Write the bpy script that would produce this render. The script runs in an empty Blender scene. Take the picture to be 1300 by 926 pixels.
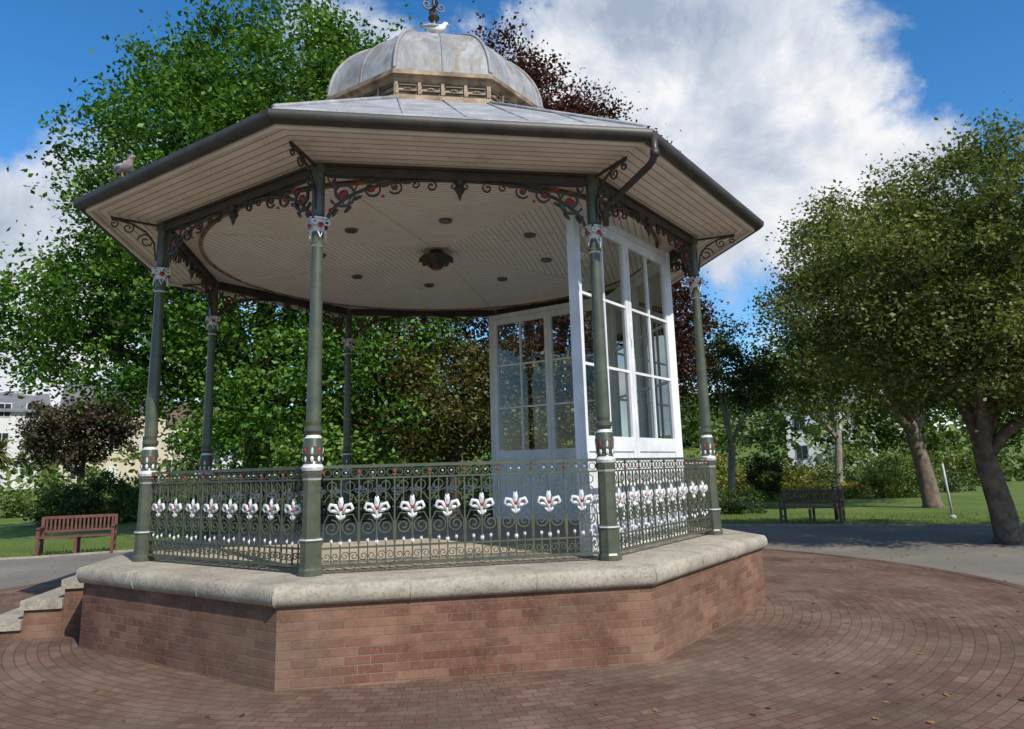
import bpy, math, random
import numpy as np
from mathutils import Vector, Matrix
random.seed(7)
S,C=math.sin(math.radians(22.5)),math.cos(math.radians(22.5))
VD={1:(-S,-C),2:(S,-C),4:(C,-S),8:(C,S),7:(S,C),6:(-S,C),5:(-C,S),3:(-C,-S)}
ORD=[1,2,4,8,7,6,5,3]     # counter-clockwise from the front-left corner
FLOOR=0.878
COL=bpy.context.collection

# ---------------------------------------------------------------- materials
def newmat(name):
    m=bpy.data.materials.new(name); m.use_nodes=True
    nt=m.node_tree; nt.nodes.clear()
    out=nt.nodes.new('ShaderNodeOutputMaterial')
    return m,nt,out
def mixc(nt,fac,a,b,mode='MIX'):
    n=nt.nodes.new('ShaderNodeMix'); n.data_type='RGBA'; n.blend_type=mode
    for sock,v in ((n.inputs[0],fac),(n.inputs[6],a),(n.inputs[7],b)):
        if isinstance(v,bpy.types.NodeSocket): nt.links.new(v,sock)
        elif isinstance(v,(tuple,list)): sock.default_value=(*v[:3],1)
        else: sock.default_value=v
    return n.outputs[2]
def noise(nt,vec,scale,detail=4,rough=.55,dist=0):
    n=nt.nodes.new('ShaderNodeTexNoise'); n.inputs['Scale'].default_value=scale
    n.inputs['Detail'].default_value=detail; n.inputs['Roughness'].default_value=rough; n.inputs['Distortion'].default_value=dist
    if vec is not None: nt.links.new(vec,n.inputs['Vector'])
    return n.outputs['Fac']
def ramp(nt,fac,stops):
    n=nt.nodes.new('ShaderNodeValToRGB'); e=n.color_ramp.elements
    while len(e)<len(stops): e.new(.5)
    for i,(p,c) in enumerate(stops):
        e[i].position=p; e[i].color=(*c,1) if len(c)==3 else c
    nt.links.new(fac,n.inputs[0]); return n.outputs[0]
def math_(nt,op,a,b=None,clamp=False):
    n=nt.nodes.new('ShaderNodeMath'); n.operation=op; n.use_clamp=clamp
    for i,v in enumerate((a,b)):
        if v is None: continue
        if isinstance(v,(int,float)): n.inputs[i].default_value=v
        else: nt.links.new(v,n.inputs[i])
    return n.outputs[0]
def objco(nt):
    return nt.nodes.new('ShaderNodeTexCoord').outputs['Object']
def bump(nt,h,strength=.3,dist=.01):
    b=nt.nodes.new('ShaderNodeBump'); b.inputs['Strength'].default_value=strength; b.inputs['Distance'].default_value=dist
    nt.links.new(h,b.inputs['Height']); return b.outputs[0]
def pbr(nt,out,col,rough=.6,metal=0,nrm=None,spec=.5):
    p=nt.nodes.new('ShaderNodeBsdfPrincipled')
    if isinstance(col,(tuple,list)): p.inputs['Base Color'].default_value=(*col,1)
    else: nt.links.new(col,p.inputs['Base Color'])
    if isinstance(rough,(int,float)): p.inputs['Roughness'].default_value=rough
    else: nt.links.new(rough,p.inputs['Roughness'])
    p.inputs['Metallic'].default_value=metal; p.inputs['Specular IOR Level'].default_value=spec
    if nrm is not None: nt.links.new(nrm,p.inputs['Normal'])
    nt.links.new(p.outputs[0],out.inputs[0]); return p
def simple(name,c1,c2=None,rough=.6,metal=0,scale=6,bs=.15,bd=.005,spec=.5,stops=(.35,.65)):
    m,nt,out=newmat(name); co=objco(nt)
    c2=c2 or tuple(x*.75 for x in c1)
    n=noise(nt,co,scale,5,.6)
    col=ramp(nt,n,[(stops[0],c2),(stops[1],c1)])
    fine=noise(nt,co,scale*9,2)
    pbr(nt,out,col,rough,metal,bump(nt,fine,bs,bd),spec); return m

M={}
M['green']=simple('green_paint',(.085,.095,.06),(.052,.06,.042),.34,0,8,.08,.003)
M['dark']=simple('dark_iron',(.055,.043,.033),(.03,.025,.02),.45,0,8)
M['silver']=simple('silver_paint',(.74,.74,.73),(.5,.5,.49),.4,.1,25)
M['red']=simple('red_paint',(.42,.03,.035),(.28,.02,.02),.45,0,20)
M['white']=simple('white_paint',(.76,.77,.79),(.60,.61,.62),.45,0,3,.05)
M['gutter']=simple('gutter_paint',(.03,.026,.023),(.055,.045,.035),.5,0,5)
M['wood']=simple('bench_wood',(.16,.055,.038),(.085,.03,.022),.6,0,10)
M['wood2']=simple('bench_wood_brown',(.16,.09,.055),(.09,.05,.035),.6,0,10)
M['bark']=simple('bark',(.22,.165,.12),(.09,.065,.05),.9,0,5,.8,.04)
M['barkl']=simple('bark_light',(.3,.27,.22),(.15,.13,.1),.9,0,5,.8,.03)
M['barkd']=simple('bark_dark',(.06,.045,.035),(.03,.025,.02),.9,0,5,.8,.04)
M['steel']=simple('pole_paint',(.45,.46,.45),None,.5)
M['gull_w']=simple('white_feather',(.8,.8,.78),(.7,.7,.7),.8)
M['gull_g']=simple('grey_feather',(.33,.35,.38),(.25,.27,.3),.8)
M['pigeon']=simple('pigeon_feather',(.38,.28,.26),(.22,.18,.18),.8,0,20)
M['beak']=simple('beak',(.6,.35,.06),None,.5)
M['floor']=simple('floor_concrete',(.5,.41,.31),(.34,.28,.21),.85,0,2.2,.3,.004)

def stone(name,c1,c2,c3):
    m,nt,out=newmat(name); co=objco(nt)
    a=ramp(nt,noise(nt,co,1.7,7,.65),[(.3,c2),(.62,c1)])
    sp=noise(nt,co,30,4,.7)
    b=mixc(nt,ramp(nt,sp,[(.50,(0,0,0)),(.70,(.75,.75,.75))]),a,c3)
    blotch=noise(nt,co,5,7,.78,.5)
    b=mixc(nt,ramp(nt,blotch,[(.50,(0,0,0)),(.64,(.75,.75,.75))]),b,tuple(x*.85 for x in c2))
    pbr(nt,out,b,.88,0,bump(nt,sp,.7,.01),.25); return m
M['stone']=stone('coping_stone',(.42,.375,.30),(.26,.23,.18),(.16,.14,.105))
M['stone2']=stone('step_stone',(.38,.335,.27),(.2,.18,.14),(.12,.105,.08))
def lead(name,tint=1.0,stain=.75):
    m,nt,out=newmat(name); co=objco(nt)
    mp=nt.nodes.new('ShaderNodeMapping'); mp.inputs['Scale'].default_value=(1,1,.25); nt.links.new(co,mp.inputs[0])
    a=ramp(nt,noise(nt,mp.outputs[0],2.6,7,.75,.3),[(.32,(.16*tint,.16*tint,.16*tint)),(.5,(.25*tint,.255*tint,.26*tint)),(.68,(.38*tint,.385*tint,.39*tint))])
    st=ramp(nt,noise(nt,mp.outputs[0],5.5,6,.7,1.0),[(.48,(0,0,0)),(.66,(stain,)*3)])
    b=mixc(nt,st,a,(.20,.14,.09))
    pbr(nt,out,b,.6,.0,bump(nt,noise(nt,co,5,3),.3,.03),.45); return m
M['lead']=lead('lead_sheet',1.0,.9); M['leadroof']=lead('lead_roof',1.15,.4)
M['bronze']=simple('stained_drum_paint',(.36,.26,.155),(.12,.08,.05),.6,.1,5,.3)
def boards(name,c1,c2,w=.09):
    m,nt,out=newmat(name)
    uv=nt.nodes.new('ShaderNodeTexCoord').outputs['UV']
    sx=nt.nodes.new('ShaderNodeSeparateXYZ'); nt.links.new(uv,sx.inputs[0])
    v=math_(nt,'DIVIDE',sx.outputs[1],w); fr=math_(nt,'FRACT',v)
    d=math_(nt,'ABSOLUTE',math_(nt,'SUBTRACT',fr,.5))
    g=ramp(nt,d,[(.41,(0,0,0)),(.47,(1,1,1))])
    fl=math_(nt,'FLOOR',v)
    wn=nt.nodes.new('ShaderNodeTexWhiteNoise'); wn.noise_dimensions='1D'; nt.links.new(fl,wn.inputs['W'])
    co=objco(nt)
    a=ramp(nt,noise(nt,co,1.6,6,.65),[(.3,c2),(.6,c1)])
    a=mixc(nt,math_(nt,'MULTIPLY',wn.outputs[0],.45),a,c2)
    dirt=ramp(nt,noise(nt,co,4,7,.78),[(.56,(0,0,0)),(.72,(.6,.6,.6))])
    a=mixc(nt,dirt,a,(.42,.29,.18))
    b=mixc(nt,g,a,tuple(x*.38 for x in c2))
    inv=math_(nt,'SUBTRACT',1.0,g)
    pbr(nt,out,b,.6,0,bump(nt,inv,.6,.01)); return m
M['ceil']=boards('ceiling_boards',(.92,.86,.78),(.82,.74,.64),.085)
M['soffit']=boards('soffit_boards',(.88,.80,.69),(.72,.62,.49),.10)
M['cream']=simple('cream_paint',(.84,.76,.66),(.7,.61,.5),.6,0,2)
def brick(name,c1,c2,mortar,polar=False):
    m,nt,out=newmat(name); tc=nt.nodes.new('ShaderNodeTexCoord')
    if polar:
        sx=nt.nodes.new('ShaderNodeSeparateXYZ'); nt.links.new(tc.outputs['Object'],sx.inputs[0])
        ang=math_(nt,'ARCTAN2',sx.outputs[1],sx.outputs[0]); l=nt.nodes.new('ShaderNodeVectorMath'); l.operation='LENGTH'; nt.links.new(tc.outputs['Object'],l.inputs[0])
        cb=nt.nodes.new('ShaderNodeCombineXYZ'); nt.links.new(math_(nt,'MULTIPLY',ang,6.5),cb.inputs[0]); nt.links.new(l.outputs['Value'],cb.inputs[1]); vec=cb.outputs[0]
    else: vec=tc.outputs['UV']
    b=nt.nodes.new('ShaderNodeTexBrick'); nt.links.new(vec,b.inputs['Vector'])
    b.inputs['Color1'].default_value=(*c1,1); b.inputs['Color2'].default_value=(*c2,1); b.inputs['Mortar'].default_value=(*mortar,1)
    b.inputs['Scale'].default_value=1; b.inputs['Brick Width'].default_value=.225 if not polar else .21; b.inputs['Row Height'].default_value=.076 if not polar else .105
    b.inputs['Mortar Size'].default_value=.006; b.inputs['Mortar Smooth'].default_value=.3; b.inputs['Bias'].default_value=-.05
    co=tc.outputs['Object']
    n=noise(nt,co,1.1,7,.72)
    col=mixc(nt,ramp(nt,n,[(.38,(.0,.0,.0)),(.64,(.75,.75,.75))]),b.outputs['Color'],tuple(x*.45 for x in c1))
    pn=noise(nt,co,.6,5,.7)
    col=mixc(nt,ramp(nt,pn,[(.45,(0,0,0)),(.7,(.35,.35,.35))]),col,(.24,.2,.14))
    n2=ramp(nt,noise(nt,co,26,4,.7),[(.52,(0,0,0)),(.70,(.5,.5,.5))])
    col=mixc(nt,n2,col,mortar)
    h=math_(nt,'ADD',math_(nt,'MULTIPLY',b.outputs['Fac'],-1.0),math_(nt,'MULTIPLY',noise(nt,co,50,2),.5))
    pbr(nt,out,col,.88,0,bump(nt,h,.7,.008),.25); return m
M['brick']=brick('plinth_brick',(.155,.065,.042),(.27,.14,.09),(.20,.15,.105))
M['paver']=brick('brick_pavers',(.145,.08,.056),(.215,.135,.095),(.075,.06,.046),True)
def groundmat(name,a,b,c,s=.35,rough=.95,bs=.4,fs=28):
    m,nt,out=newmat(name); co=objco(nt)
    col=ramp(nt,noise(nt,co,s,7,.65),[(.32,a),(.52,b),(.7,c)])
    f=noise(nt,co,fs,4,.75)
    col=mixc(nt,ramp(nt,f,[(.35,(.5,.5,.5)),(.65,(0,0,0))]),col,tuple(x*.6 for x in a))
    pbr(nt,out,col,rough,0,bump(nt,f,bs,.03),.2); return m
M['lawn']=groundmat('lawn_grass',(.08,.125,.025),(.12,.175,.035),(.17,.20,.055))
M['asph']=groundmat('path_asphalt',(.16,.145,.125),(.21,.19,.16),(.27,.245,.205),.5,.9,.2)
def foliage(name,dark,mid,light,trans=.3):
    m,nt,out=newmat(name)
    at=nt.nodes.new('ShaderNodeAttribute'); at.attribute_name='tint'
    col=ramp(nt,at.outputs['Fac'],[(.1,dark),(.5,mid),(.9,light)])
    d=nt.nodes.new('ShaderNodeBsdfDiffuse'); nt.links.new(col,d.inputs['Color'])
    g=nt.nodes.new('ShaderNodeBsdfGlossy'); g.inputs['Roughness'].default_value=.5; g.inputs['Color'].default_value=(.9,1,.8,1)
    t=nt.nodes.new('ShaderNodeBsdfTranslucent'); nt.links.new(mixc(nt,1.0,col,(1.2,1.35,.5),'MULTIPLY'),t.inputs[0])
    mx=nt.nodes.new('ShaderNodeMixShader'); mx.inputs[0].default_value=trans
    nt.links.new(d.outputs[0],mx.inputs[1]); nt.links.new(t.outputs[0],mx.inputs[2])
    m2=nt.nodes.new('ShaderNodeMixShader'); m2.inputs[0].default_value=.022
    nt.links.new(mx.outputs[0],m2.inputs[1]); nt.links.new(g.outputs[0],m2.inputs[2]); nt.links.new(m2.outputs[0],out.inputs[0]); return m
F={}
F['maple']=foliage('maple_leaves',(.022,.065,.010),(.07,.16,.02),(.15,.26,.04),.32)
F['copper']=foliage('copper_beech_leaves',(.028,.010,.011),(.07,.024,.022),(.13,.05,.035),.25)
F['brownish']=foliage('turning_leaves',(.045,.045,.013),(.105,.10,.028),(.19,.14,.045),.3)
F['olive']=foliage('cherry_leaves',(.045,.065,.016),(.11,.14,.035),(.23,.22,.07),.32)
F['darkg']=foliage('dark_leaves',(.022,.042,.012),(.045,.08,.022),(.085,.125,.035),.25)
F['plum']=foliage('plum_leaves',(.03,.022,.016),(.06,.042,.028),(.10,.075,.04),.2)
F['shrub']=foliage('shrub_leaves',(.055,.085,.02),(.105,.155,.035),(.2,.23,.07),.3)
F['gold']=foliage('golden_shrub_leaves',(.09,.11,.02),(.19,.20,.04),(.3,.28,.08),.3)
F['litter']=foliage('leaf_litter_mat',(.10,.045,.015),(.2,.10,.03),(.3,.2,.07),.1)
F['palm']=foliage('palm_leaves',(.06,.07,.025),(.13,.11,.04),(.22,.15,.06),.2)
F['grass']=foliage('grass_blades',(.07,.115,.02),(.12,.18,.03),(.2,.24,.06),.3)

m,nt,out=newmat('window_glass')
tr=nt.nodes.new('ShaderNodeBsdfTransparent'); tr.inputs[0].default_value=(.78,.83,.81,1)
gl=nt.nodes.new('ShaderNodeBsdfGlossy'); gl.inputs['Roughness'].default_value=.02
fr=nt.nodes.new('ShaderNodeFresnel'); fr.inputs[0].default_value=1.5
mx=nt.nodes.new('ShaderNodeMixShader'); nt.links.new(fr.outputs[0],mx.inputs[0])
nt.links.new(tr.outputs[0],mx.inputs[1]); nt.links.new(gl.outputs[0],mx.inputs[2]); nt.links.new(mx.outputs[0],out.inputs[0]); M['glass']=m
M['pane']=simple('dark_window_pane',(.03,.035,.04),None,.1)
M['lamp']=simple('ceiling_light_trim',(.12,.11,.09),None,.4)

# ---------------------------------------------------------------- mesh builder
class MB:
    def __init__(s): s.v=[];s.f=[];s.m=[];s.sm=[];s.uv=[];s.mats=[];s.M=Matrix.Identity(4)
    def mi(s,mat):
        if mat not in s.mats: s.mats.append(mat)
        return s.mats.index(mat)
    def add(s,vs,fs,mat,smooth=False,uvs=None):
        b=len(s.v); s.v+=[tuple(s.M@Vector(p)) for p in vs]; k=s.mi(mat)
        for i,f in enumerate(fs):
            s.f.append(tuple(b+j for j in f)); s.m.append(k); s.sm.append(smooth)
            s.uv.append([uvs[j] for j in f] if uvs else [(0,0)]*len(f))
    def box(s,x0,x1,y0,y1,z0,z1,mat):
        vs=[(x0,y0,z0),(x1,y0,z0),(x1,y1,z0),(x0,y1,z0),(x0,y0,z1),(x1,y0,z1),(x1,y1,z1),(x0,y1,z1)]
        for f,ax in (((0,1,5,4),0),((1,2,6,5),1),((2,3,7,6),0),((3,0,4,7),1),((4,5,6,7),2),((3,2,1,0),2)):
            q=[vs[i] for i in f]
            uv=[(p[0],p[2]) if ax==0 else (p[1],p[2]) if ax==1 else (p[0],p[1]) for p in q]
            s.add(q,[(0,1,2,3)],mat,False,uv)
    def tube(s,pts,r,mat,n=5,caps=True,flat=None):
        pts=[Vector(p) for p in pts]; k=len(pts)
        rs=r if isinstance(r,(list,tuple)) else [r]*k
        vs=[];prev=None
        for i,p in enumerate(pts):
            t=(pts[min(i+1,k-1)]-pts[max(i-1,0)])
            t=t.normalized() if t.length>1e-9 else Vector((0,0,1))
            if prev is None:
                a=Vector((0,1,0)) if abs(t.y)<.9 else Vector((1,0,0))
            else: a=prev
            a=(a-t*a.dot(t)).normalized(); b=t.cross(a); prev=a
            for j in range(n):
                an=2*math.pi*(j+.5)/n; vs.append(p+(a*math.cos(an)+b*math.sin(an))*rs[i])
        fs=[]
        for i in range(k-1):
            for j in range(n): fs.append((i*n+j,i*n+(j+1)%n,(i+1)*n+(j+1)%n,(i+1)*n+j))
        if caps: fs.append(tuple(range(n))[::-1]); fs.append(tuple((k-1)*n+j for j in range(n)))
        s.add(vs,fs,mat,n>4)
    def lathe(s,prof,n=16,mats=None,mat=None,cx=0,cy=0,smooth=True,rot=0):
        for i in range(len(prof)-1):
            (r0,z0),(r1,z1)=prof[i][:2],prof[i+1][:2]
            mm=prof[i][2] if len(prof[i])>2 else mat
            vs=[];fs=[]
            for (r,z) in ((r0,z0),(r1,z1)):
                for j in range(n):
                    a=rot+2*math.pi*j/n; vs.append((cx+r*math.cos(a),cy+r*math.sin(a),z))
            for j in range(n): fs.append((j,(j+1)%n,n+(j+1)%n,n+j))
            s.add(vs,fs,mm,smooth)
    def plate(s,cx,cz,rx,rz,th,mat,rot=0,n=8,y=0):
        ca,sa=math.cos(rot),math.sin(rot); ring=[]
        for j in range(n):
            a=2*math.pi*j/n; x,z=rx*math.cos(a),rz*math.sin(a); ring.append((cx+x*ca-z*sa,y,cz+x*sa+z*ca))
        vs=ring+[(cx,y-th,cz),(cx,y+th,cz)]
        fs=[(j,(j+1)%n,n) for j in range(n)]+[((j+1)%n,j,n+1) for j in range(n)]
        s.add(vs,fs,mat,False)
    def octring(s,prof,mat,sides=range(8),smooth=True):
        for k in sides:
            a,b=VD[ORD[k]],VD[ORD[(k+1)%8]]; vs=[];uv=[];fs=[];L=0
            for i,(R,z) in enumerate(prof):
                if i: L+=math.hypot((R-prof[i-1][0])*C,z-prof[i-1][1])
                h=R*S; vs+=[(a[0]*R,a[1]*R,z),(b[0]*R,b[1]*R,z)]; uv+=[(k*3.4-h,L),(k*3.4+h,L)]
            for i in range(len(prof)-1): fs.append((2*i,2*i+1,2*i+3,2*i+2))
            s.add(vs,fs,mat,smooth,uv)
    def obj(s,name,parent=None,loc=None):
        me=bpy.data.meshes.new(name); me.from_pydata(s.v,[],s.f)
        for mt in s.mats: me.materials.append(mt)
        me.polygons.foreach_set('material_index',s.m); me.polygons.foreach_set('use_smooth',s.sm)
        ul=me.uv_layers.new(name='UVMap'); fl=[c for f in s.uv for p in f for c in p]; ul.data.foreach_set('uv',fl)
        me.update(); o=bpy.data.objects.new(name,me); COL.objects.link(o)
        if parent: o.parent=parent
        if loc: o.location=loc
        return o
def empty(name,loc=(0,0,0),rz=0):
    o=bpy.data.objects.new(name,None); o.location=loc; o.rotation_euler=(0,0,rz); COL.objects.link(o); return o
def spiral(cx,cz,r0,r1,a0,turns,n=14,y=0):
    return [(cx+(r0+(r1-r0)*i/n)*math.cos(a0+turns*2*math.pi*i/n),y,cz+(r0+(r1-r0)*i/n)*math.sin(a0+turns*2*math.pi*i/n)) for i in range(n+1)]

# ---------------------------------------------------------------- bandstand
BS=empty('bandstand',(0,0,FLOOR))
b=MB()
b.octring([(4.44,-FLOOR-.05),(4.44,-.17)],M['brick'],smooth=False); b.obj('brick_plinth',BS)
b=MB()
pr=[(4.3,-.18),(4.46,-.185)]+[(4.46+.06*math.sin(a),-.095-.085*math.cos(a)) for a in np.linspace(.2,math.pi-.5,8)]+[(4.44,-.012),(4.40,-.004),(3.5,0)]
b.octring(pr,M['stone'])
for k in range(8):
    a,bb=VD[ORD[k]],VD[ORD[(k+1)%8]]
    for f in (0.0,.34,.67):
        b.tube([((a[0]*(1-f)+bb[0]*f)*R,(a[1]*(1-f)+bb[1]*f)*R,z-.0035) for R,z in pr[1:]],.006,M['stone2'],4)
b.obj('coping',BS)
b=MB(); b.octring([(3.55,.006),(0.001,.006)],M['floor']); b.obj('deck_floor',BS)
b=MB()
for i,(x1,zt) in enumerate(((-4.55,.66),(-4.98,.44),(-5.42,.22))):
    x0=(-4.06,-4.553,-4.983)[i]
    b.box(x1,x0,-1.0-.003*i,1.0,0-.02,zt-.11,M['brick'])
    b.box(x1-.03,x0+.0,-1.04-.003*i,1.04,zt-.109,zt,M['stone2'])
o=b.obj('entrance_steps',BS); o.location=(0,0,-FLOOR)

RC=3.85; HC=3.48
G,D,SV,RD=M['green'],M['dark'],M['silver'],M['red']
def column(name,vx,vy):
    b=MB()
    b.lathe([(.12,0,G),(.12,.05,G),(.108,.07,G),(.104,.30,G),(.114,.32,SV),(.114,.335,G),(.092,.35,G),(.086,.88,SV),(.098,.90,G),(.10,.94,G),(.10,.97,G)],n=8,smooth=False,rot=math.radians(22.5))
    prof=[(.10,.97,SV),(.11,1.0,SV),(.09,1.03,G),(.078,1.06,G),(.094,1.12,G),(.10,1.2,G),(.084,1.28,SV),(.068,1.31,G),(.09,1.35,G),(.09,1.38,G),(.068,1.4,G),(.074,1.44,G),(.067,2.2,G),(.055,3.22,SV),(.07,3.235,G),(.07,3.26,G),(.055,3.28,G),(.058,3.38,SV),(.08,3.46,SV),(.09,3.5,G),(.075,3.53,G),(.066,3.56,G),(.066,4.02,G),(.085,4.03,G),(.085,4.10,G)]
    b.lathe(prof,n=16)
    for k in range(8):
        a=2*math.pi*k/8; b.M=Matrix.Rotation(a,4,'Z')@Matrix.Translation((0,-.092,0))
        b.plate(0,1.17,.018,.055,.012,RD if k%2 else SV,n=6)
        b.plate(0,1.08,.018,.03,.010,SV,n=6)
    for k in range(4):
        a=2*math.pi*k/4+math.pi/8
        b.M=Matrix.Rotation(a,4,'Z')@Matrix.Translation((0,-.092,0))
        b.plate(0,3.44,.028,.032,.018,RD,n=6)
        for sx in (-1,1):
            b.tube(spiral(sx*.068,3.47,.042,.012,math.pi/2,sx*1.2),.009,SV,4)
        b.tube([(-.065,0,3.512),(.065,0,3.512)],.012,SV,4)
        b.tube([(-.035,0.02,3.40),(0,.01,3.31),(.035,.02,3.40)],.009,SV,4)
    a=math.atan2(vy,vx)
    b.M=Matrix.Rotation(a,4,'Z')
    b.tube([(.07,0,3.62),(.10,0,3.85),(.2,0,3.98),(.36,0,4.06),(.58,0,4.10)],.016,D,4)
    b.tube([(.05,0,4.08),(.6,0,4.11)],.018,D,4)
    b.tube(spiral(.19,3.86,.10,.02,0,1.4),.012,D,4); b.tube(spiral(.40,4.0,.07,.015,2,1.3),.011,D,4)
    b.tube(spiral(.56,4.03,.055,.012,1,1.3),.011,D,4)
    o=b.obj(name,BS); o.location=(vx*RC,vy*RC,0); return o
for i,k in enumerate(ORD): column('column_%d'%(i+1),*VD[k])

def side_matrix(a,bb,R):
    A=Vector((VD[a][0]*R,VD[a][1]*R,0)); B=Vector((VD[bb][0]*R,VD[bb][1]*R,0)); X=(B-A).normalized(); Z=Vector((0,0,1)); Y=Z.cross(X)
    m=Matrix.Identity(4)
    for i in range(3): m[i][0]=X[i]; m[i][1]=Y[i]; m[i][2]=Z[i]; m[i][3]=A[i]
    return m,(B-A).length
W_=M['white']
for si in range(8):
    a,bb=ORD[si],ORD[(si+1)%8]
    mtx,L=side_matrix(a,bb,RC)
    b=MB(); b.M=mtx
    b.box(.06,L-.06,-.035,.035,4.01,4.095,D); b.box(.06,L-.06,-.055,.055,4.096,4.12,D); b.box(.08,L-.08,-.045,.045,3.995,4.008,D)
    for sx in (0,1):
        b.M=mtx@(Matrix.Translation((L,0,0))@Matrix.Scale(-1,4,(1,0,0)) if sx else Matrix.Identity(4))
        arc=[(.08+1.08*(1-math.cos(t)),0,3.44+.55*math.sin(t)) for t in np.linspace(0,math.pi/2,14)]
        b.tube(arc,.02,D,5)
        b.tube(spiral(.25,3.81,.15,.03,-2.6,1.6,22),.018,D,4)
        b.tube(spiral(.54,3.87,.115,.02,2.4,-1.5,18),.016,D,4)
        b.tube(spiral(.79,3.91,.085,.015,-2.4,1.4,14),.014,D,4)
        b.tube(spiral(1.0,3.94,.055,.01,2.4,-1.3,10),.012,D,4)
        b.tube(spiral(1.17,3.93,.065,.012,math.pi/2,-1.2,10),.014,D,4)
        b.tube([(.09,0,3.97),(.28,0,3.66),(.42,0,3.97)],.013,D,4)
        for (x,z,r) in ((.25,3.81,.045),(.54,3.87,.036),(.40,3.94,.028),(.79,3.91,.026),(.13,3.63,.024),(.66,3.80,.018)):
            b.plate(x,z,r*1.3,r,.026,RD,.6,6)
        for (x,z,ro) in ((.40,3.77,.5),(.68,3.92,.2),(.15,3.93,1.2),(.91,3.96,.1),(.17,3.60,1.0),(.30,3.64,.8)):
            b.plate(x,z,.06,.022,.012,D,ro,6)
    b.M=mtx@Matrix.Translation((L/2,0,0))
    b.lathe([(.05,4.0,D),(.035,3.95,D),(.06,3.90,D),(.03,3.85,D),(.015,3.80,D),(.001,3.77,D)],n=8)
    for sx in (-1,1): b.tube(spiral(sx*.07,3.94,.04,.01,math.pi/2,sx*1.1,8),.011,D,4)
    b.plate(0,4.05,.05,.03,.05,RD,0,6)
    b.obj('beam_and_spandrels_%d'%(si+1),BS)
    if (a,bb)==(5,3): continue
    b=MB(); b.M=mtx
    x0,x1=.10,L-.10
    b.box(x0,x1,-.02,.02,.985,1.015,G); b.box(x0,x1,-.010,.010,.875,.893,G)
    b.box(x0,x1,-.010,.010,.225,.243,G); b.box(x0,x1,-.016,.016,.06,.085,G)
    n=8; w=(x1-x0)/n
    for i in range(n+1):
        x=x0+i*w
        if 0<i<n: b.box(x-.008,x+.008,-.008,.008,.085,.985,G)
        b.plate(x,.938,.02,.022,.022,RD,0,6)
    for i in range(n):
        cx=x0+(i+.5)*w
        for j in range(4):
            xx=x0+i*w+(j+.5)*w/4; b.tube(spiral(xx,.938,.036,.036,0,1,8),.006,G,4,False)
            if j in (1,2): b.plate(xx,.938,.012,.012,.014,SV,0,5)
        b.box(cx-.007,cx+.007,-.007,.007,.085,.50,G)
        b.box(cx-.007,cx+.007,-.007,.007,.70,.875,G)
        for d in (-.5,.5):
            xx=cx+d*w*.5
            b.box(xx-.006,xx+.006,-.006,.006,.085,.32,G)
            b.box(xx-.006,xx+.006,-.006,.006,.62,.875,G)
            b.plate(xx,.295,.015,.028,.014,SV,0,6)
            b.tube(spiral(xx,.81,.045,.045,0,1,10),.006,G,4,False)
        b.plate(cx,.275,.02,.032,.016,SV,0,6)
        for sx in (-1,1):
            b.tube([(cx+sx*w*.48,0,.27),(cx+sx*w*.46,0,.46),(cx+sx*w*.34,0,.545),(cx+sx*w*.15,0,.54),(cx+sx*.01,0,.48)],.008,G,4)
            b.tube([(cx+sx*w*.47,0,.66),(cx+sx*w*.33,0,.73),(cx+sx*.02,0,.77)],.007,G,4)
            b.tube(spiral(cx+sx*w*.25,.42,.08,.015,math.pi/2,sx*1.6,16),.009,G,4)
            b.tube(spiral(cx+sx*w*.13,.155,.045,.01,0,sx*1.3,8),.007,G,4)
            b.tube(spiral(cx+sx*w*.37,.155,.045,.01,math.pi,-sx*1.3,8),.007,G,4)
        z0=-.045
        b.plate(cx,.705+z0,.026,.06,.02,SV,0,8)
        for sx in (-1,1):
            b.tube([(cx+sx*.012,-.006,.60+z0),(cx+sx*.05,-.006,.675+z0),(cx+sx*.095,-.006,.685+z0),(cx+sx*.115,-.006,.645+z0),(cx+sx*.09,-.006,.615+z0)],[.012,.02,.02,.017,.01],SV,5)
            b.plate(cx+sx*.05,.62+z0,.045,.02,.016,SV,sx*.2,8)
            b.plate(cx+sx*.028,.565+z0,.03,.016,.016,SV,sx*.8,8)
        b.plate(cx,.59+z0,.018,.06,.018,SV,0,8)
        b.plate(cx,.64+z0,.021,.021,.034,RD,0,6)
    b.obj('balustrade_%d'%(si+1),BS)

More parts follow.
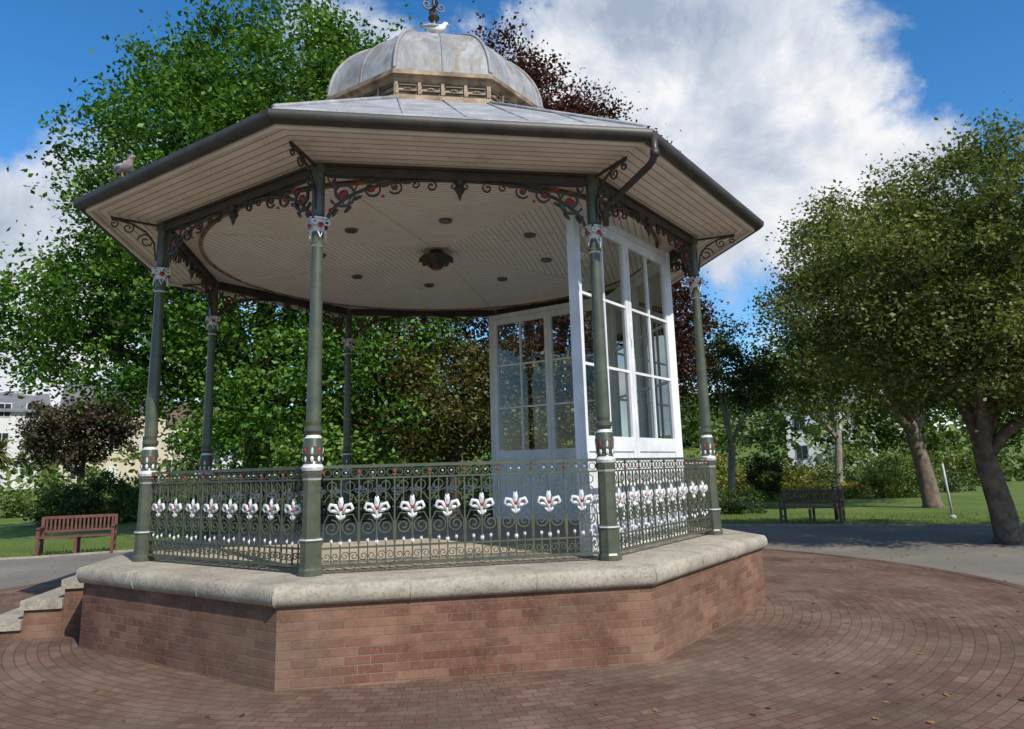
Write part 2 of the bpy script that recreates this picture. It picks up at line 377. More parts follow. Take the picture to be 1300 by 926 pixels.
for si,(a,bb) in enumerate(((2,4),(4,8),(8,7))):
    mtx,L=side_matrix(a,bb,3.45); b=MB(); b.M=mtx
    b.box(-.03,.05,-.05,.05,.006,3.92,W_)
    b.box(.05,L-.05,-.045,.045,3.84,3.92,W_)
    g=MB(); g.M=mtx
    nl=2; lw=(L-.10)/nl
    for k in range(nl):
        l0=.053+k*lw; l1=l0+lw-.006
        st=.075
        b.box(l0,l0+st,-.03,.03,.01,3.836,W_); b.box(l1-st,l1,-.03,.03,.01,3.836,W_)
        for z0,z1 in ((.01,.14),(1.10,1.27),(3.72,3.836)): b.box(l0+st,l1-st,-.029,.029,z0,z1,W_)
        b.box(l0+st,l1-st,-.012,.012,.14,1.10,W_)
        b.box(l0+st+.08,l1-st-.08,-.02,.02,.22,1.02,W_)
        mx_=(l0+l1)/2; b.box(mx_-.016,mx_+.016,-.022,.022,1.27,3.72,W_)
        for zz in (2.08,2.9):
            b.box(l0+st,mx_-.016,-.021,.021,zz-.016,zz+.016,W_); b.box(mx_+.016,l1-st,-.021,.021,zz-.016,zz+.016,W_)
        g.add([(l0+st,0,1.27),(l1-st,0,1.27),(l1-st,0,3.72),(l0+st,0,3.72)],[(0,1,2,3)],M['glass'])
        for zz in (.5,2.4,3.5): b.box(l0-.004+ (lw-.008)*(k==0),l0+.018+(lw-.008)*(k==0),-.036,-.0305,zz,zz+.1,SV)
    b.obj('glazed_screen_%d'%(si+1),BS); g.obj('screen_glass_%d'%(si+1),BS)
b=MB()
for k in (4,8,7): b.box(VD[k][0]*3.45-.055,VD[k][0]*3.45+.055,VD[k][1]*3.45-.055,VD[k][1]*3.45+.055,.008,3.925,W_)
b.obj('screen_posts',BS)

# eave, soffit, ceiling
b=MB()
b.octring([(4.70,4.175),(4.2,4.15),(3.78,4.125)],M['soffit'])
n=16
for k in range(8):
    a0=math.atan2(VD[ORD[k]][1],VD[ORD[k]][0]); 
    A=Vector((*VD[ORD[k]],0))*3.79; B=Vector((*VD[ORD[(k+1)%8]],0))*3.79
    vs=[];uv=[]
    for i in range(n+1):
        p=A.lerp(B,i/n); an=a0+math.radians(45)*i/n
        q=Vector((3.36*math.cos(an),3.36*math.sin(an),0))
        vs+=[(p.x,p.y,4.122),(q.x,q.y,4.118)]; uv+=[(i*.2,0.0),(i*.2,.0)]
    b.add(vs,[(2*i,2*i+2,2*i+3,2*i+1) for i in range(n)],M['cream'],False,uv)
    vs=[(0,0,4.30)];uv=[];am=a0+math.radians(22.5); dr=am+(math.radians(45) if k%2 else -math.radians(45))*.5
    def uvp(x,y): return (x*-math.sin(dr)+y*math.cos(dr), x*math.cos(dr)+y*math.sin(dr)+10)
    uv=[uvp(0,0)]
    for i in range(n+1):
        an=a0+math.radians(45)*i/n; x,y=3.36*math.cos(an),3.36*math.sin(an); vs.append((x,y,4.09)); uv.append(uvp(x,y))
    b.add(vs,[(0,i+1,i+2) for i in range(n)],M['ceil'],False,uv)
    b.tube([(.2*math.cos(a0),.2*math.sin(a0),4.288),(3.36*math.cos(a0),3.36*math.sin(a0),4.09)],.016,M['cream'],4)
ringp=[(3.36*math.cos(t),3.36*math.sin(t),4.085) for t in np.linspace(0,2*math.pi,97)]
b.tube(ringp,.026,M['bronze'],6,False)
b.obj('boarded_ceiling',BS)
b=MB()
b.octring([(4.66,4.17),(4.66,4.14),(4.72,4.135),(4.72,4.19)],M['cream'])
b.octring([(4.72,4.20),(4.74,4.16),(4.80,4.155),(4.85,4.20),(4.86,4.26),(4.84,4.265),(4.82,4.24),(4.74,4.22)],M['gutter'])
b.obj('gutter',BS)
b=MB()
Ra,Za,Rb_,Zb=4.80,4.29,1.70,5.98
b.octring([(4.74,4.22),(4.78,4.25),(4.78,4.30),(Ra-.04,Za+.03),(Rb_,Zb)],M['leadroof'],smooth=False)
for k in range(8):
    a,bb=VD[ORD[k]],VD[ORD[(k+1)%8]]
    b.tube([(a[0]*(Ra-.05),a[1]*(Ra-.05),Za+.035),(a[0]*Rb_,a[1]*Rb_,Zb+.01)],.03,M['leadroof'],6)
    A=Vector((*a,0));B=Vector((*bb,0)); mid=((A+B)/2).normalized()
    X=(B-A).normalized()
    for i in range(-2,3):
        off=i*.62
        Rmax=Ra-.06; ap0=Rmax*C; ap1=max(Rb_*C,abs(off)/math.tan(math.radians(22.5)))
        if ap1>=ap0-.1: continue
        def zz(ap): return Za+.035+(ap0-ap)/(ap0-Rb_*C)*(Zb-Za-.03)
        p=mid*ap0+X*off; q=mid*ap1+X*off
        b.tube([(p.x,p.y,zz(ap0)),(q.x,q.y,zz(ap1))],.018,M['leadroof'],5)
b.obj('lead_roof',BS)
b=MB(); BZ=M['bronze']
b.octring([(1.76,5.90),(1.76,6.02),(1.70,6.05),(1.67,6.06),(1.67,6.22),(1.71,6.24),(1.74,6.29),(1.80,6.31),(1.80,6.37),(1.70,6.375)],BZ,smooth=False)
for k in range(8):
    mtx,L=side_matrix(ORD[k],ORD[(k+1)%8],1.68); b.M=mtx
    for i in range(4):
        x=(i+.5)*L/4; b.box(x-.12,x+.12,-.025,.02,6.10,6.112,M['lamp']); b.box(x-.12,x+.12,-.025,.02,6.185,6.197,M['lamp'])
        b.plate(x,6.148,.06,.028,.03,BZ,0,6,0)
    for i in range(5):
        b.box(i*L/4-.022,i*L/4+.022,-.03,.02,6.055,6.235,BZ)
b.M=Matrix.Identity(4); b.obj('roof_drum',BS)
b=MB()
dome=[(1.76,6.376),(1.77,6.40)]
dome+=[(1.74*math.cos(t)**.92,6.41+1.20*math.sin(t)) for t in np.linspace(0.02,math.pi/2*.93,16)]
dome+=[(.16,7.62),(.14,7.70)]
b.octring(dome,M['lead'])
for k in ORD:
    v=VD[k]; b.tube([(v[0]*R,v[1]*R,z+.008) for R,z in dome[1:-1]],.028,M['lead'],6)
for k in range(8):
    a,bb=VD[ORD[k]],VD[ORD[(k+1)%8]]
    for f in (.5,):
        b.tube([((a[0]*(1-f)+bb[0]*f)*R,(a[1]*(1-f)+bb[1]*f)*R,z+.0) for R,z in dome[1:-4]],.013,M['lead'],5)
b.obj('lead_dome',BS)
b=MB()
b.lathe([(.22,7.60,M['lead']),(.24,7.68,M['lead']),(.16,7.74,M['lead']),(.11,7.8,M['lead']),(.16,7.88,M['lead']),(.10,7.93,D),(.05,8.0,D),(.05,8.2,D),(.10,8.28,D),(.06,8.36,D),(.03,8.42,D),(.025,9.4,D),(.001,9.5,D)],n=12)
for a in range(4):
    b.M=Matrix.Rotation(a*math.pi/2+.3,4,'Z')
    b.tube(spiral(.12,8.5,.09,.02,math.pi,1.3),.014,D,4)
    b.tube([(0,0,8.8),(.32,0,8.8)],.012,D,4)
    b.plate(.33,8.8,.05,.05,.01,D,0,5)
b.obj('finial',BS)
b=MB()
b.lathe([(.001,3.98,RD),(.07,3.99,D),(.12,4.04,D),(.24,4.12,D),(.27,4.16,D),(.20,4.21,D),(.1,4.24,D),(.1,4.29,D)],n=12,smooth=False)
for k in range(8):
    b.M=Matrix.Rotation(k*math.pi/4,4,'Z')@Matrix.Translation((0,-.25,0)); b.plate(0,4.12,.05,.035,.02,D,0,6)
b.M=Matrix.Identity(4); b.obj('ceiling_rosette',BS)
b=MB()
for k in range(8):
    a=k*math.pi/4+math.pi/8*2; x,y=1.75*math.cos(a),1.75*math.sin(a); zc=4.30-.21*1.75*.98/3.36
    b.lathe([(.001,zc-.03,M['pane']),(.06,zc-.03,M['lamp']),(.085,zc-.035,M['lamp']),(.09,zc-.01,M['lamp']),(.09,zc+.01,M['lamp'])],n=14,cx=x,cy=y)
b.obj('ceiling_downlights',BS)
b=MB(); v=Vector((*VD[2],0))
def P(R,z,s=0.05): return (v.x*R+s,v.y*R,z)
b.tube([P(4.80,4.2),P(4.80,4.02),P(4.77,3.96),P(4.70,3.92),P(4.05,3.72),P(3.99,3.66),P(3.99,3.5)],.036,M['dark'],8)
b.tube([P(4.80,4.06),P(4.80,3.99)],.046,M['dark'],8)
b.obj('downpipe',BS)

# ---------------------------------------------------------------- birds
def bird(name,loc,rz,sc,bm,wm,hm):
    e=empty(name,loc,rz); b=MB(); b.M=Matrix.Scale(sc,4)
    path=[(-.27,0,.17),(-.22,0,.175),(-.12,0,.17),(0,0,.165),(.09,0,.18),(.14,0,.22),(.165,0,.265),(.19,0,.30),(.22,0,.305),(.25,0,.298)]
    b.tube(path,[.012,.03,.065,.085,.082,.062,.045,.046,.036,.012],bm,12)
    b.tube([(.245,0,.298),(.275,0,.292),(.30,0,.283)],[.013,.010,.003],M['beak'],6)
    for s in (-1,1):
        b.tube([(.07,s*.055,.195),(-.03,s*.072,.19),(-.14,s*.055,.185),(-.25,s*.02,.18),(-.31,s*.008,.178)],[.02,.04,.036,.018,.004],wm,8)
        b.tube([(.02,s*.035,.10),(.01,s*.035,.05),(.02,s*.035,.005)],[.014,.007,.007],M['beak'],5)
        for t in (-.4,0,.4): b.tube([(.02,s*.035,.006),(.02+.045*math.cos(t),s*.035+.045*math.sin(t),.004)],.005,M['beak'],4)
        b.lathe([(.001,.312,M['pane']),(.006,.312,M['pane']),(.001,.322,M['pane'])],n=6,cx=.205,cy=s*.034)
    o=b.obj(name.split('_')[0]+'_body',e); return e
bird('seagull',(.02,-.12,FLOOR+7.87),.15,.85,M['gull_w'],M['gull_g'],None)
bird('pigeon',(-3.69,-2.60,FLOOR+4.265),-.75,.72,M['pigeon'],M['gull_g'],None)

# ---------------------------------------------------------------- ground
def sheet(name,pts,z,mat):
    b=MB(); b.add([(x,y,z) for x,y in pts],[tuple(range(len(pts)))],mat); return b.obj(name)
b=MB(); rings=[0,20,40,60,80,110,150,200,300,500,900]; n=72; vs=[];fs=[]
def hz(r,a):
    if r<=60: return 0
    back=max(0,math.sin(a))*.8+.2
    return back*min(22,(r-60)*.13)*(.8+.3*math.sin(a*5))
for r in rings[1:]:
    for j in range(n):
        a=2*math.pi*j/n; vs.append((r*math.cos(a),r*math.sin(a),hz(r,a)))
for i in range(len(rings)-2):
    for j in range(n): fs.append(((i+1)*n+j,(i+1)*n+(j+1)%n,i*n+(j+1)%n,i*n+j))
fs.append(tuple(range(n)))
b.add([(x,y,z) for x,y,z in vs],fs,M['lawn'],False); b.obj('ground')
edge=[(-60,8.2),(-14,8.8),(-9,9.3),(-6.5,10.2),(-3,12),(1,12.8),(5,12),(10.1,9.1),(14.8,6.3),(20,4.2),(30,1.5),(60,-6)]
sheet('path',edge+[(60,-60),(-60,-60)],.004,M['asph'])
circ=lambda R,n=96:[(R*math.cos(2*math.pi*i/n),R*math.sin(2*math.pi*i/n)) for i in range(n)]
sheet('brick_paving',circ(8.0),.008,M['paver'])
b=MB(); n=96
vs=[]
for R in (7.99,8.16):
    vs+=[(x,y,.013) for x,y in circ(R,n)]
b.add(vs,[(i,(i+1)%n,n+(i+1)%n,n+i)[::-1] for i in range(n)],M['paver']); b.obj('paving_edge')
b=MB()
for p,q in zip(edge[:-1],edge[1:]):
    P0,Q0=Vector((*p,0)),Vector((*q,0)); X=(Q0-P0).normalized(); Y=Vector((-X.y,X.x,0))
    m=Matrix.Identity(4)
    for i in range(3): m[i][0]=X[i]; m[i][1]=Y[i]; m[i][2]=(0,0,1)[i]; m[i][3]=P0[i]
    b.M=m; b.box(0,(Q0-P0).length-.002,0,.10,-.05,.05,M['stone2'])
b.obj('lawn_edging')

# ---------------------------------------------------------------- vegetation
rng=np.random.default_rng(11)
def leafmesh(name,P,T,size,mat,parent=None,up=.35,aspect=.62,tdir=None):
    N=len(P)
    nrm=rng.normal(size=(N,3)); nrm[:,2]=np.abs(nrm[:,2])+up
    if tdir is not None: nrm[:,2]=0
    nrm/=np.linalg.norm(nrm,axis=1)[:,None]
    t=rng.normal(size=(N,3))
    if tdir is not None: t=t*.35+np.array(tdir)
    t-=nrm*(t*nrm).sum(1)[:,None]; t/=np.linalg.norm(t,axis=1)[:,None]
    s_=np.cross(nrm,t); L=size*rng.uniform(.6,1.25,N)[:,None]
    v=np.empty((N,4,3)); v[:,0]=P-t*L*.5; v[:,1]=P+s_*L*aspect*.5-nrm*L*.08+t*L*.05; v[:,2]=P+t*L*.5; v[:,3]=P-s_*L*aspect*.5-nrm*L*.08+t*L*.05
    me=bpy.data.meshes.new(name); me.vertices.add(4*N); me.loops.add(4*N); me.polygons.add(N)
    me.vertices.foreach_set('co',v.reshape(-1)); me.loops.foreach_set('vertex_index',np.arange(4*N,dtype=np.int32))
    me.polygons.foreach_set('loop_start',np.arange(0,4*N,4,dtype=np.int32)); me.polygons.foreach_set('loop_total',np.full(N,4,dtype=np.int32))
    at=me.attributes.new('tint','FLOAT','POINT'); at.data.foreach_set('value',np.repeat(np.clip(T,0,1),4).astype(np.float32))
    me.materials.append(mat); me.update(calc_edges=True)
    o=bpy.data.objects.new(name,me); COL.objects.link(o)
    if parent: o.parent=parent
    return o
def clumps(lobes,nc,per,cr,shell=.5,flat=.7,base=.45):
    vol=np.array([l[3]*l[4]*l[5] for l in lobes])**.75; vol/=vol.sum()
    Ps=[];Ts=[]
    for l,w in zip(lobes,vol):
        k=max(1,int(nc*w)); d=rng.normal(size=(k,3)); d/=np.linalg.norm(d,axis=1)[:,None]
        wob=1+.14*np.sin(d[:,0]*5+l[0])*np.cos(d[:,1]*4.3+l[1])+.12*np.sin(d[:,2]*6+l[2])+rng.normal(size=k)*.07
        rad=(shell+(1-shell)*rng.uniform(0,1,k)**.6)*wob
        c=np.array(l[:3])+d*rad[:,None]*np.array(l[3:6])
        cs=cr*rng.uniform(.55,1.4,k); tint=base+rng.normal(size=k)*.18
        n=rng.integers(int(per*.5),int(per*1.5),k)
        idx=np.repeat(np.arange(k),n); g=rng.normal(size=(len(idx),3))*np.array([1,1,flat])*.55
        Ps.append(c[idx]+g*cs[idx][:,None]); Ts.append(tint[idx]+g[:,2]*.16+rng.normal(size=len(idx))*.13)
    return np.concatenate(Ps),np.concatenate(Ts)
def tree(name,base,th,tr,lobes,nc,per,cr,leaf,fm,bark,base_t=.45,shell=.5,lean=(0,0)):
    e=empty(name,(base[0],base[1],base[2] if len(base)>2 else 0)); b=MB()
    top=Vector((lean[0],lean[1],th))
    b.tube([(0,0,-.1),(0,0,.15),(top.x*.3,top.y*.3,th*.4),(top.x*.8,top.y*.8,th*.8),tuple(top)],[tr*1.6,tr*1.15,tr,tr*.9,tr*.8],bark,10)
    R=random.Random(len(name)+int(th*10))
    for l in lobes:
        c=Vector(l[:3])
        start=Vector((top.x*.9,top.y*.9,th*R.uniform(.75,1)))
        mid=start.lerp(c,.5)+Vector((R.uniform(-.4,.4),R.uniform(-.4,.4),R.uniform(0,.5)))
        b.tube([start,start.lerp(mid,.5)+Vector((0,0,.15)),mid,mid.lerp(c,.6),c],[tr*.62,tr*.5,tr*.38,tr*.25,tr*.12],bark,7)
        for q in range(5):
            d=Vector((R.gauss(0,1),R.gauss(0,1),R.gauss(.2,.8))).normalized()
            tip=c+Vector((d.x*l[3],d.y*l[4],d.z*l[5]))*.85
            s0=mid.lerp(c,R.uniform(.1,1)); m2=s0.lerp(tip,.5)+Vector((R.uniform(-.2,.2),R.uniform(-.2,.2),.15))
            b.tube([s0,m2,tip],[tr*.18,tr*.11,tr*.03],bark,5)
    b.obj('trunk_and_limbs',e)
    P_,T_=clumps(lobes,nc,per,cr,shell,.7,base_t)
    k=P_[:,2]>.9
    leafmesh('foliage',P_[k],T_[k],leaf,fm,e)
    return e
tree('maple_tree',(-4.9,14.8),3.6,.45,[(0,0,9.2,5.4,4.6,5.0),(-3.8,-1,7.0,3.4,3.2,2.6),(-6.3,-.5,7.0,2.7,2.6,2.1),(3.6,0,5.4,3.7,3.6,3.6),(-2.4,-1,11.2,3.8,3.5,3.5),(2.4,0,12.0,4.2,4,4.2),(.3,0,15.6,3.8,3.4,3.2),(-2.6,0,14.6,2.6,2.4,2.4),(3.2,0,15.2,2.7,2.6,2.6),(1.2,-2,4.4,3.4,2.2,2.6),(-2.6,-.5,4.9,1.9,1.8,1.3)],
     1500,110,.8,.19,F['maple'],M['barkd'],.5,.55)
tree('copper_beech',(5.2,16.5),3,.45,[(0,0,6.5,5.6,4,4.2),(0,0,11,4.2,3.4,4.0),(-1.0,0,15.4,3.2,2.6,3.2),(4,0,7,2.8,3,3),(2.0,-.3,14.0,2.7,2.3,2.3),(.6,0,15.4,2.2,2,2.6)],
     1050,110,.75,.18,F['copper'],M['barkd'],.45,.5)
tree('turning_maple',(1.4,13.6),2.2,.28,[(0,0,4.3,3.2,2.2,2.1),(2.6,.3,3.9,2.4,2,1.9),(-1.5,0,3.6,2,2,1.6)],300,90,.6,.16,F['brownish'],M['barkd'],.45,.55)
tree('cherry_tree',(12.0,2.8),2.0,.24,[(0,0,5.2,3.3,3.3,2.6),(-2.1,0,5.3,2.0,2.0,1.9),(2.3,-.3,5.2,2.6,2.6,2.4),(.5,0,7.2,2.3,2.3,1.7),(-1.0,-.9,3.9,1.9,1.7,1.3),(1.5,-1,3.4,2,1.5,1.2)],
     800,125,.48,.11,F['olive'],M['bark'],.52,.5,(-.25,.1))
tree('cherry_tree',(18.8,13.4),3.2,.28,[(0,0,7.6,4.2,4,3.6),(-3.0,0,7.0,2.9,3,2.7),(-1.5,0,9.8,2.7,2.8,2.4),(3,0,8,3,3,3),(-3.8,-.5,5.6,2.2,2,1.5)],
     600,110,.6,.16,F['olive'],M['bark'],.52,.5,(-.5,0))
tree('cherry_tree',(17.2,-2.2),2.2,.24,[(0,0,5.2,3.2,3.2,2.4),(-2,0.5,5.0,1.8,2.0,1.7),(1,0,7,2.2,2.2,1.6)],220,75,.5,.19,F['olive'],M['bark'],.5,.5)  # unseen tree out of frame, added to cast dappled shade on the path
tree('hawthorn_tree',(13.2,17.8),2.6,.16,[(0,0,5.4,2.1,2,1.4),(-.6,0,6.9,1.5,1.4,1.1),(1.2,0,5.0,1.3,1.3,1.0)],150,80,.5,.15,F['darkg'],M['barkl'],.5,.5,(.2,0))
tree('hawthorn_tree',(23.6,26.3),3.4,.2,[(0,0,6.6,3.2,3,2.4),(-3,0,6.2,2.2,2,1.7)],150,75,.65,.22,F['olive'],M['barkl'],.45,.5,(.3,0))
tree('plum_tree',(-19,39),2.4,.25,[(0,0,4.9,3.0,3,2.0),(-1,0,4.2,2.8,2.5,1.5),(1.2,0,5.8,2,2,1.4)],180,70,.7,.25,F['plum'],M['barkd'],.5,.5)
lob=[]
R=random.Random(5)
for i in range(22):
    a=math.radians(R.uniform(38,108)); r=R.uniform(52,75); h=R.uniform(3,5.5)+(2 if a<1.3 else 0)
    lob.append((r*math.cos(a),r*math.sin(a),h*.75,R.uniform(4,7),3.0,h))
for x,y,h in ((-31,47,2.6),(-27,50,3.4),(-24,52,2.2),(-35,50,3.6),(-21,55,2.4)): lob.append((x,y,h*.7,2.2,2,h))
P_,T_=clumps(lob,1200,32,1.3,.7,.7,.45); leafmesh('distant_trees',P_,T_,.6,F['shrub'])
lob=[]
for i in range(50):
    a=math.radians(R.uniform(30,135)); r=R.uniform(105,200); lob.append((r*math.cos(a),r*math.sin(a),3+(r-60)*.09,R.uniform(7,12),5,R.uniform(3,5.5)))
P_,T_=clumps(lob,1300,20,2.6,.7,.7,.45); leafmesh('distant_woodland',P_,T_,1.6,F['darkg'])
def mass(name,lobes,nc,per,cr,leaf,mat,bt=.45):
    P_,T_=clumps(lobes,nc,per,cr,.65,.8,bt); P_[:,2]=np.abs(P_[:,2]); return leafmesh(name,P_,T_,leaf,mat)
mass('boundary_hedge',[(x,19.5+1.2*math.sin(x),.9,1.6,.9,1.35) for x in np.arange(-6,11.5,1.6)],300,65,.4,.17,F['darkg'])
mass('shrub_border',[(x,27+.3*x*.3,.8,2.2,1.4,1.3+.3*math.sin(x*2)) for x in np.arange(22,36,2.2)],200,60,.5,.2,F['shrub'],.6)
mass('golden_shrub_border',[(x,27.5+.6*math.sin(x*2),.7,1.7,1.3,1.2+.5*math.sin(x*3)) for x in np.arange(15.5,24,1.7)],220,75,.45,.16,F['gold'],.55)
mass('shrub_border',[(x,34+math.sin(x),.8,2.2,1.4,1.1+.4*math.sin(x*1.3)) for x in np.arange(-30,-8,2.2)],260,60,.5,.22,F['shrub'],.45)
mass('shrub_border',[(x,23.5+.5*math.sin(x*2),.5,1.4,1.0,.75+.3*math.sin(x*3)) for x in np.arange(21.5,30,1.8)],110,60,.35,.13,F['darkg'],.7)
mass('box_hedge',[(x,14.6+.2*math.sin(3*x),.4,.8,.7,.5) for x in np.arange(9.6,12.6,.8)],120,70,.22,.08,F['darkg'])
mass('topiary_ball',[(15.3,18.9,1.2,.78,.78,.78)],130,80,.16,.07,F['darkg'],.35)
mass('round_bush',[(22.7,20.4,1.0,1.45,1.2,1.0)],130,80,.3,.11,F['shrub'],.6)
mass('laurel_shrub',[(-12.5,24,.9,1.6,1.3,1.2),(-14.3,24.5,.7,1.2,1,1)],110,70,.35,.16,F['darkg'],.7)
P_=np.column_stack([rng.uniform(16,21.5,1800),rng.uniform(20.5,22.5,1800),rng.uniform(.03,.6,1800)]); leafmesh('flower_bed',P_,rng.uniform(.2,1,1800),.17,F['shrub'])
fm=foliage('petals',(.5,.16,.02),(.7,.42,.04),(.65,.55,.10),.2)
P_=np.column_stack([rng.uniform(16,21.5,420),rng.uniform(20.3,22.4,420),rng.uniform(.45,.75,420)]); leafmesh('yellow_flowers',P_,rng.uniform(0,1,420),.17,fm)
gp=[]
for p,q in zip(edge[1:-2],edge[2:-1]):
    P0,Q0=np.array(p),np.array(q); d=Q0-P0; L=np.linalg.norm(d); k=int(L*420); t=rng.uniform(0,1,k)[:,None]; nn=np.array([-d[1],d[0]])/L
    gp.append(P0+d*t+nn*(.1+rng.uniform(0,1,k)**1.6*5)[:,None])
gp=np.concatenate(gp); P_=np.column_stack([gp,np.full(len(gp),.025)])
leafmesh('grass_tufts',P_,rng.normal(.5,.2,len(P_)),.09,F['grass'],None,0,.14,(0,0,1))
e=empty('cordyline_palm',(-16.4,22.6,0)); b=MB(); b.tube([(0,0,-.1),(.05,0,1.4),(0,0,2.9)],[.16,.11,.1],M['bark'],8); b.obj('trunk',e)
b=MB()
for i in range(170):
    a=R.uniform(0,6.28); el=R.uniform(-.5,1.4); l=R.uniform(.8,1.3); d=Vector((math.cos(a)*math.cos(el),math.sin(a)*math.cos(el),math.sin(el))); sd=Vector((-math.sin(a),math.cos(a),0))*.04
    p0=Vector((0,0,2.95)); p1=p0+d*l*.6; p2=p0+d*l+Vector((0,0,-.3))
    b.add([p0-sd,p0+sd,p1+sd,p1-sd,p2],[(0,1,2,3),(3,2,4)],F['palm'])
o=b.obj('fronds',e); at=o.data.attributes.new('tint','FLOAT','POINT'); at.data.foreach_set('value',rng.uniform(0,1,len(o.data.vertices)).astype(np.float32))
P_=np.column_stack([rng.uniform(-9,14,900),rng.uniform(-7,9,900),np.full(900,.02)])
rr=np.hypot(P_[:,0],P_[:,1]); P_=P_[(rr>4.8)]
leafmesh('fallen_leaves',P_,rng.uniform(0,1,len(P_)),.07,F['litter'],up=6)

# ---------------------------------------------------------------- furniture
def bench(name,loc,rz,mt):
    e=empty(name,loc,rz); b=MB(); w=.82
    for x in (-w,w):
        b.box(x-.035,x+.035,-.30,-.23,0,.64,mt); b.box(x-.035,x+.035,.22,.29,0,.92,mt)
        b.box(x-.03,x+.03,-.229,.219,.36,.42,mt); b.box(x-.04,x+.04,-.34,.25,.642,.675,mt); b.box(x-.025,x+.025,-.229,.219,.14,.19,mt)
    b.box(-.035,.035,-.29,-.23,0,.40,mt); b.box(-.035,.035,.225,.285,0,.40,mt)
    b.obj('frame',e); b=MB()
    for i in range(5): b.box(-w-.03,w+.03,-.30+i*.105,-.30+i*.105+.085,.422,.445,mt)
    b.obj('seat',e); b=MB()
    b.box(-w+.037,w-.037,.235,.275,.86,.93,mt); b.box(-w+.037,w-.037,.235,.275,.53,.58,mt)
    for i in range(17):
        x=-w+.08+i*(2*w-.16)/16; b.box(x-.022,x+.022,.242,.268,.582,.858,mt)
    b.obj('backrest',e); return e
bench('park_bench',(-8.4,9.9,.02),.2,M['wood'])
bench('park_bench',(11.6,9.4,.02),-.75,M['wood2'])
bench('park_bench',(-14.5,14.5,0),.35,M['wood2'])
b=MB(); b.tube([(0,0,0),(-.12,0,1.6)],.035,M['steel'],8); b.lathe([(.09,0),(.09,.06),(.04,.1)],n=10,mat=M['steel']); b.obj('marker_post',None,(15.9,9.0,0))
b=MB(); b.tube([(0,0,0),(0,0,.95)],.06,M['dark'],8); b.lathe([(.06,.95),(.09,.98),(.07,1.05),(.001,1.1)],n=10,mat=M['dark']); b.obj('bollard',None,(12.9,10.2,0))

# ---------------------------------------------------------------- houses
def house(name,loc,rz,w,d,h,rh,wall,roof,rows,cols,trim):
    e=empty(name,loc,rz); wm=simple(name+'_wall',wall,tuple(x*.85 for x in wall),.85,0,1); rm=simple(name+'_roof',roof,tuple(x*.7 for x in roof),.8,0,2)
    tm=simple(name+'_trim',trim,None,.5)
    b=MB(); b.box(-w/2,w/2,-d/2,d/2,-3,h,wm)
    b.add([(-w/2,-d/2,h),(-w/2,d/2,h),(-w/2,0,h+rh)],[(0,2,1)],wm); b.add([(w/2,-d/2,h),(w/2,d/2,h),(w/2,0,h+rh)],[(0,1,2)],wm); b.obj('walls',e)
    b=MB(); o_=.4
    k=rh/(d/2)
    for s in (-1,1):
        y=s*(d/2+o_); z=h-o_*k+.05
        b.add([(-w/2-o_,y,z),(w/2+o_,y,z),(w/2+o_,0,h+rh+.05),(-w/2-o_,0,h+rh+.05),(-w/2-o_,y,z+.15),(w/2+o_,y,z+.15),(w/2+o_,0,h+rh+.2),(-w/2-o_,0,h+rh+.2)],
              [(0,1,2,3),(4,5,6,7),(0,1,5,4),(1,2,6,5),(0,3,7,4)],rm)
    b.box(w*.25,w*.25+.9,-.4,.4,h+rh*.5,h+rh+1.2,wm); b.obj('roof',e)
    b=MB()
    for r in range(rows):
        for c in range(cols):
            x=-w/2+(c+.5)*w/cols; z=.9+r*2.8
            if r==0 and c==cols//2:
                b.box(x-.5,x+.5,-d/2-.06,-d/2-.002,0,2.1,tm); continue
            b.box(x-.6,x+.6,-d/2-.05,-d/2-.002,z,z+1.4,tm); b.box(x-.5,x-.03,-d/2-.07,-d/2-.051,z+.1,z+1.3,M['pane']); b.box(x+.03,x+.5,-d/2-.07,-d/2-.051,z+.1,z+1.3,M['pane'])
            for s in (-1,1): b.box(s*w/2+(.002 if s>0 else -.05),s*w/2+(.05 if s>0 else -.002),-.6,.6,z,z+1.4,tm) if c==0 else None
    b.obj('windows_and_door',e); return e
house('white_house',(-38,70,1.5),.5,7,6,7.2,1.8,(.62,.61,.58),(.17,.17,.18),3,3,(.55,.55,.55))
house('white_house',(-49,74,2),.4,10,8,8.0,2,(.62,.61,.58),(.15,.15,.16),3,4,(.6,.6,.6))
house('cream_house',(-28,72,1),.3,9,8,7.6,2.8,(.55,.48,.35),(.15,.14,.14),2,3,(.65,.65,.6))
house('cream_house',(-21.5,76,1.5),.2,6.5,8,6.0,2.4,(.6,.54,.43),(.16,.1,.08),2,2,(.65,.65,.6))
house('blue_trimmed_cottage',(-17.2,72,.3),1.75,6,4,3.0,2.2,(.7,.71,.72),(.1,.2,.42),1,2,(.08,.2,.5))
house('white_villa',(44,58,1),-.6,8,7,6.2,2.2,(.7,.71,.71),(.2,.2,.21),2,3,(.25,.35,.5))

# ---------------------------------------------------------------- sun, sky, camera
el=math.radians(42); az=math.radians(25)
ts=Vector((math.sin(az)*math.cos(el),-math.cos(az)*math.cos(el),math.sin(el)))
sl=bpy.data.lights.new('sun','SUN'); sl.energy=5.0; sl.angle=math.radians(.55); sl.color=(1,.95,.86)
so=bpy.data.objects.new('sun',sl); COL.objects.link(so); so.rotation_euler=ts.to_track_quat('Z','Y').to_euler(); so.location=(10,-20,30)
w=bpy.data.worlds.new('World'); bpy.context.scene.world=w; w.use_nodes=True; nt=w.node_tree; nt.nodes.clear()
out=nt.nodes.new('ShaderNodeOutputWorld'); bg=nt.nodes.new('ShaderNodeBackground'); bg.inputs[1].default_value=.12
sky=nt.nodes.new('ShaderNodeTexSky'); sky.sky_type='NISHITA'; sky.sun_disc=False; sky.sun_elevation=el; sky.sun_rotation=math.pi-az
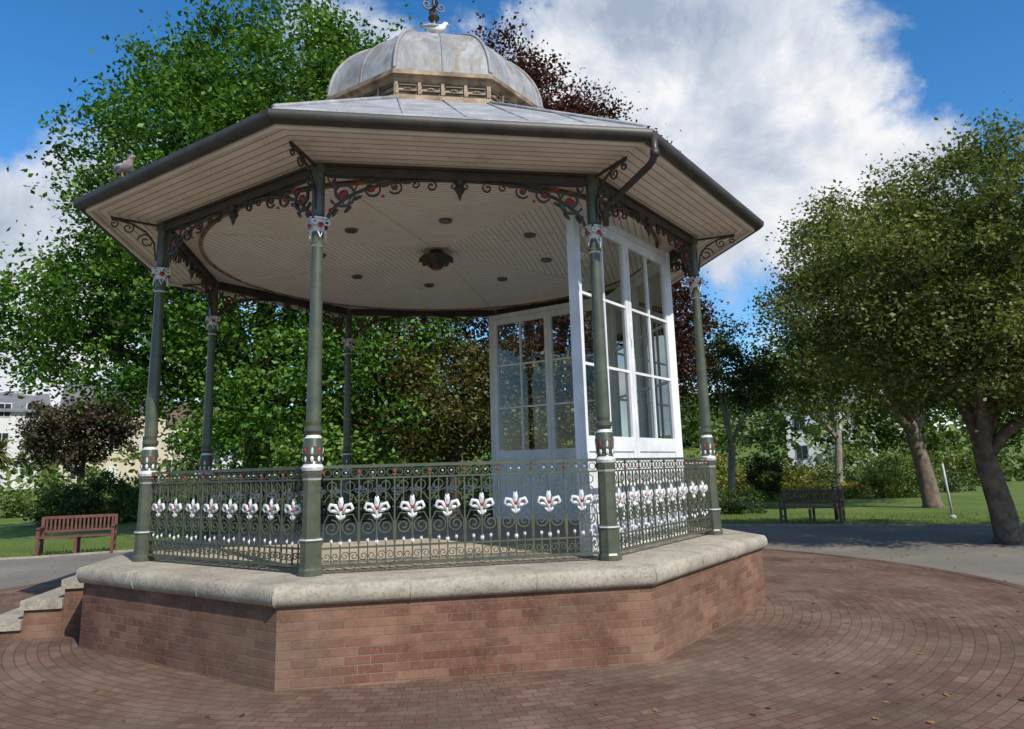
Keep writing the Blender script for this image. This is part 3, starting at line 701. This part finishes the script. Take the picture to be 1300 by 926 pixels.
sky.air_density=1.0; sky.dust_density=.25; sky.ozone_density=3.5
hs=nt.nodes.new('ShaderNodeHueSaturation'); hs.inputs['Saturation'].default_value=1.3; hs.inputs['Value'].default_value=1.45; nt.links.new(sky.outputs[0],hs.inputs['Color'])
dirv=nt.nodes.new('ShaderNodeTexCoord').outputs['Generated']
def vnorm(v): l=math.sqrt(sum(x*x for x in v)); return [x/l for x in v]
def lobe(v,rad,wt):
    d=nt.nodes.new('ShaderNodeVectorMath'); d.operation='DOT_PRODUCT'; nt.links.new(dirv,d.inputs[0]); d.inputs[1].default_value=vnorm(v)
    mr=nt.nodes.new('ShaderNodeMapRange'); mr.interpolation_type='SMOOTHSTEP'; nt.links.new(d.outputs['Value'],mr.inputs[0])
    mr.inputs[1].default_value=math.cos(math.radians(rad)); mr.inputs[2].default_value=1; mr.inputs[3].default_value=0; mr.inputs[4].default_value=wt
    return mr.outputs[0]
tot=math_(nt,'ADD',math_(nt,'MULTIPLY',noise(nt,dirv,3.6,8,.6,.3),1.25),-.13)
for v,rad,wt in [((.401,.856,.553),14,.17),((.538,.855,.434),14,.22),((.286,.872,.578),10,.14),((.6,.87,.32),14,.18),((-.447,1.043,.368),12,.16),((-.36,1.0,.50),7,.12),((-.5,1.06,.26),13,.16),
                 ((.76,.79,.58),13,-.25),((-.42,.98,.63),13,-.22),((.486,.906,.19),7,-.2),((-.52,1.0,.50),5,-.1),((.9,.7,.4),12,-.1)]:
    tot=math_(nt,'ADD',tot,lobe(v,rad,wt))
cf=nt.nodes.new('ShaderNodeMapRange'); cf.interpolation_type='SMOOTHSTEP'; nt.links.new(tot,cf.inputs[0]); cf.inputs[1].default_value=.48; cf.inputs[2].default_value=.66
mpv=nt.nodes.new('ShaderNodeMapping'); mpv.inputs['Location'].default_value=(.05,.03,.12); nt.links.new(dirv,mpv.inputs[0])
sh=noise(nt,mpv.outputs[0],5.5,7,.6,.3)
cc=ramp(nt,sh,[(.34,(.40,.48,.61)),(.5,(.72,.77,.85)),(.62,(1.0,1.0,1.0))])
cc=mixc(nt,1.0,cc,(7.9,7.9,8.0),'MULTIPLY')
res=mixc(nt,cf.outputs[0],hs.outputs[0],cc)
nt.links.new(res,bg.inputs[0]); nt.links.new(bg.outputs[0],out.inputs[0])

yaw,pitch,roll=-.1761,.1864,-.0286
Fv=Vector((-math.sin(yaw)*math.cos(pitch),math.cos(yaw)*math.cos(pitch),math.sin(pitch))); Rt=Vector((math.cos(yaw),math.sin(yaw),0)); U=Rt.cross(Fv)
R2=Rt*math.cos(roll)+U*math.sin(roll); U2=U*math.cos(roll)-Rt*math.sin(roll)
cd=bpy.data.cameras.new('camera'); cam=bpy.data.objects.new('camera',cd); COL.objects.link(cam)
cd.sensor_width=36; cd.lens=939.2*36/1300; cd.shift_y=-45/1300; cd.clip_end=3000; cd.clip_start=.05
m=Matrix.Identity(4)
for i in range(3): m[i][0]=R2[i]; m[i][1]=U2[i]; m[i][2]=-Fv[i]
m[0][3]=-.8097; m[1][3]=-11.082; m[2][3]=.935+FLOOR
cam.matrix_world=m
bpy.context.scene.camera=cam
vs_=bpy.context.scene.view_settings; vs_.view_transform='Standard'; vs_.look='None'; vs_.exposure=0
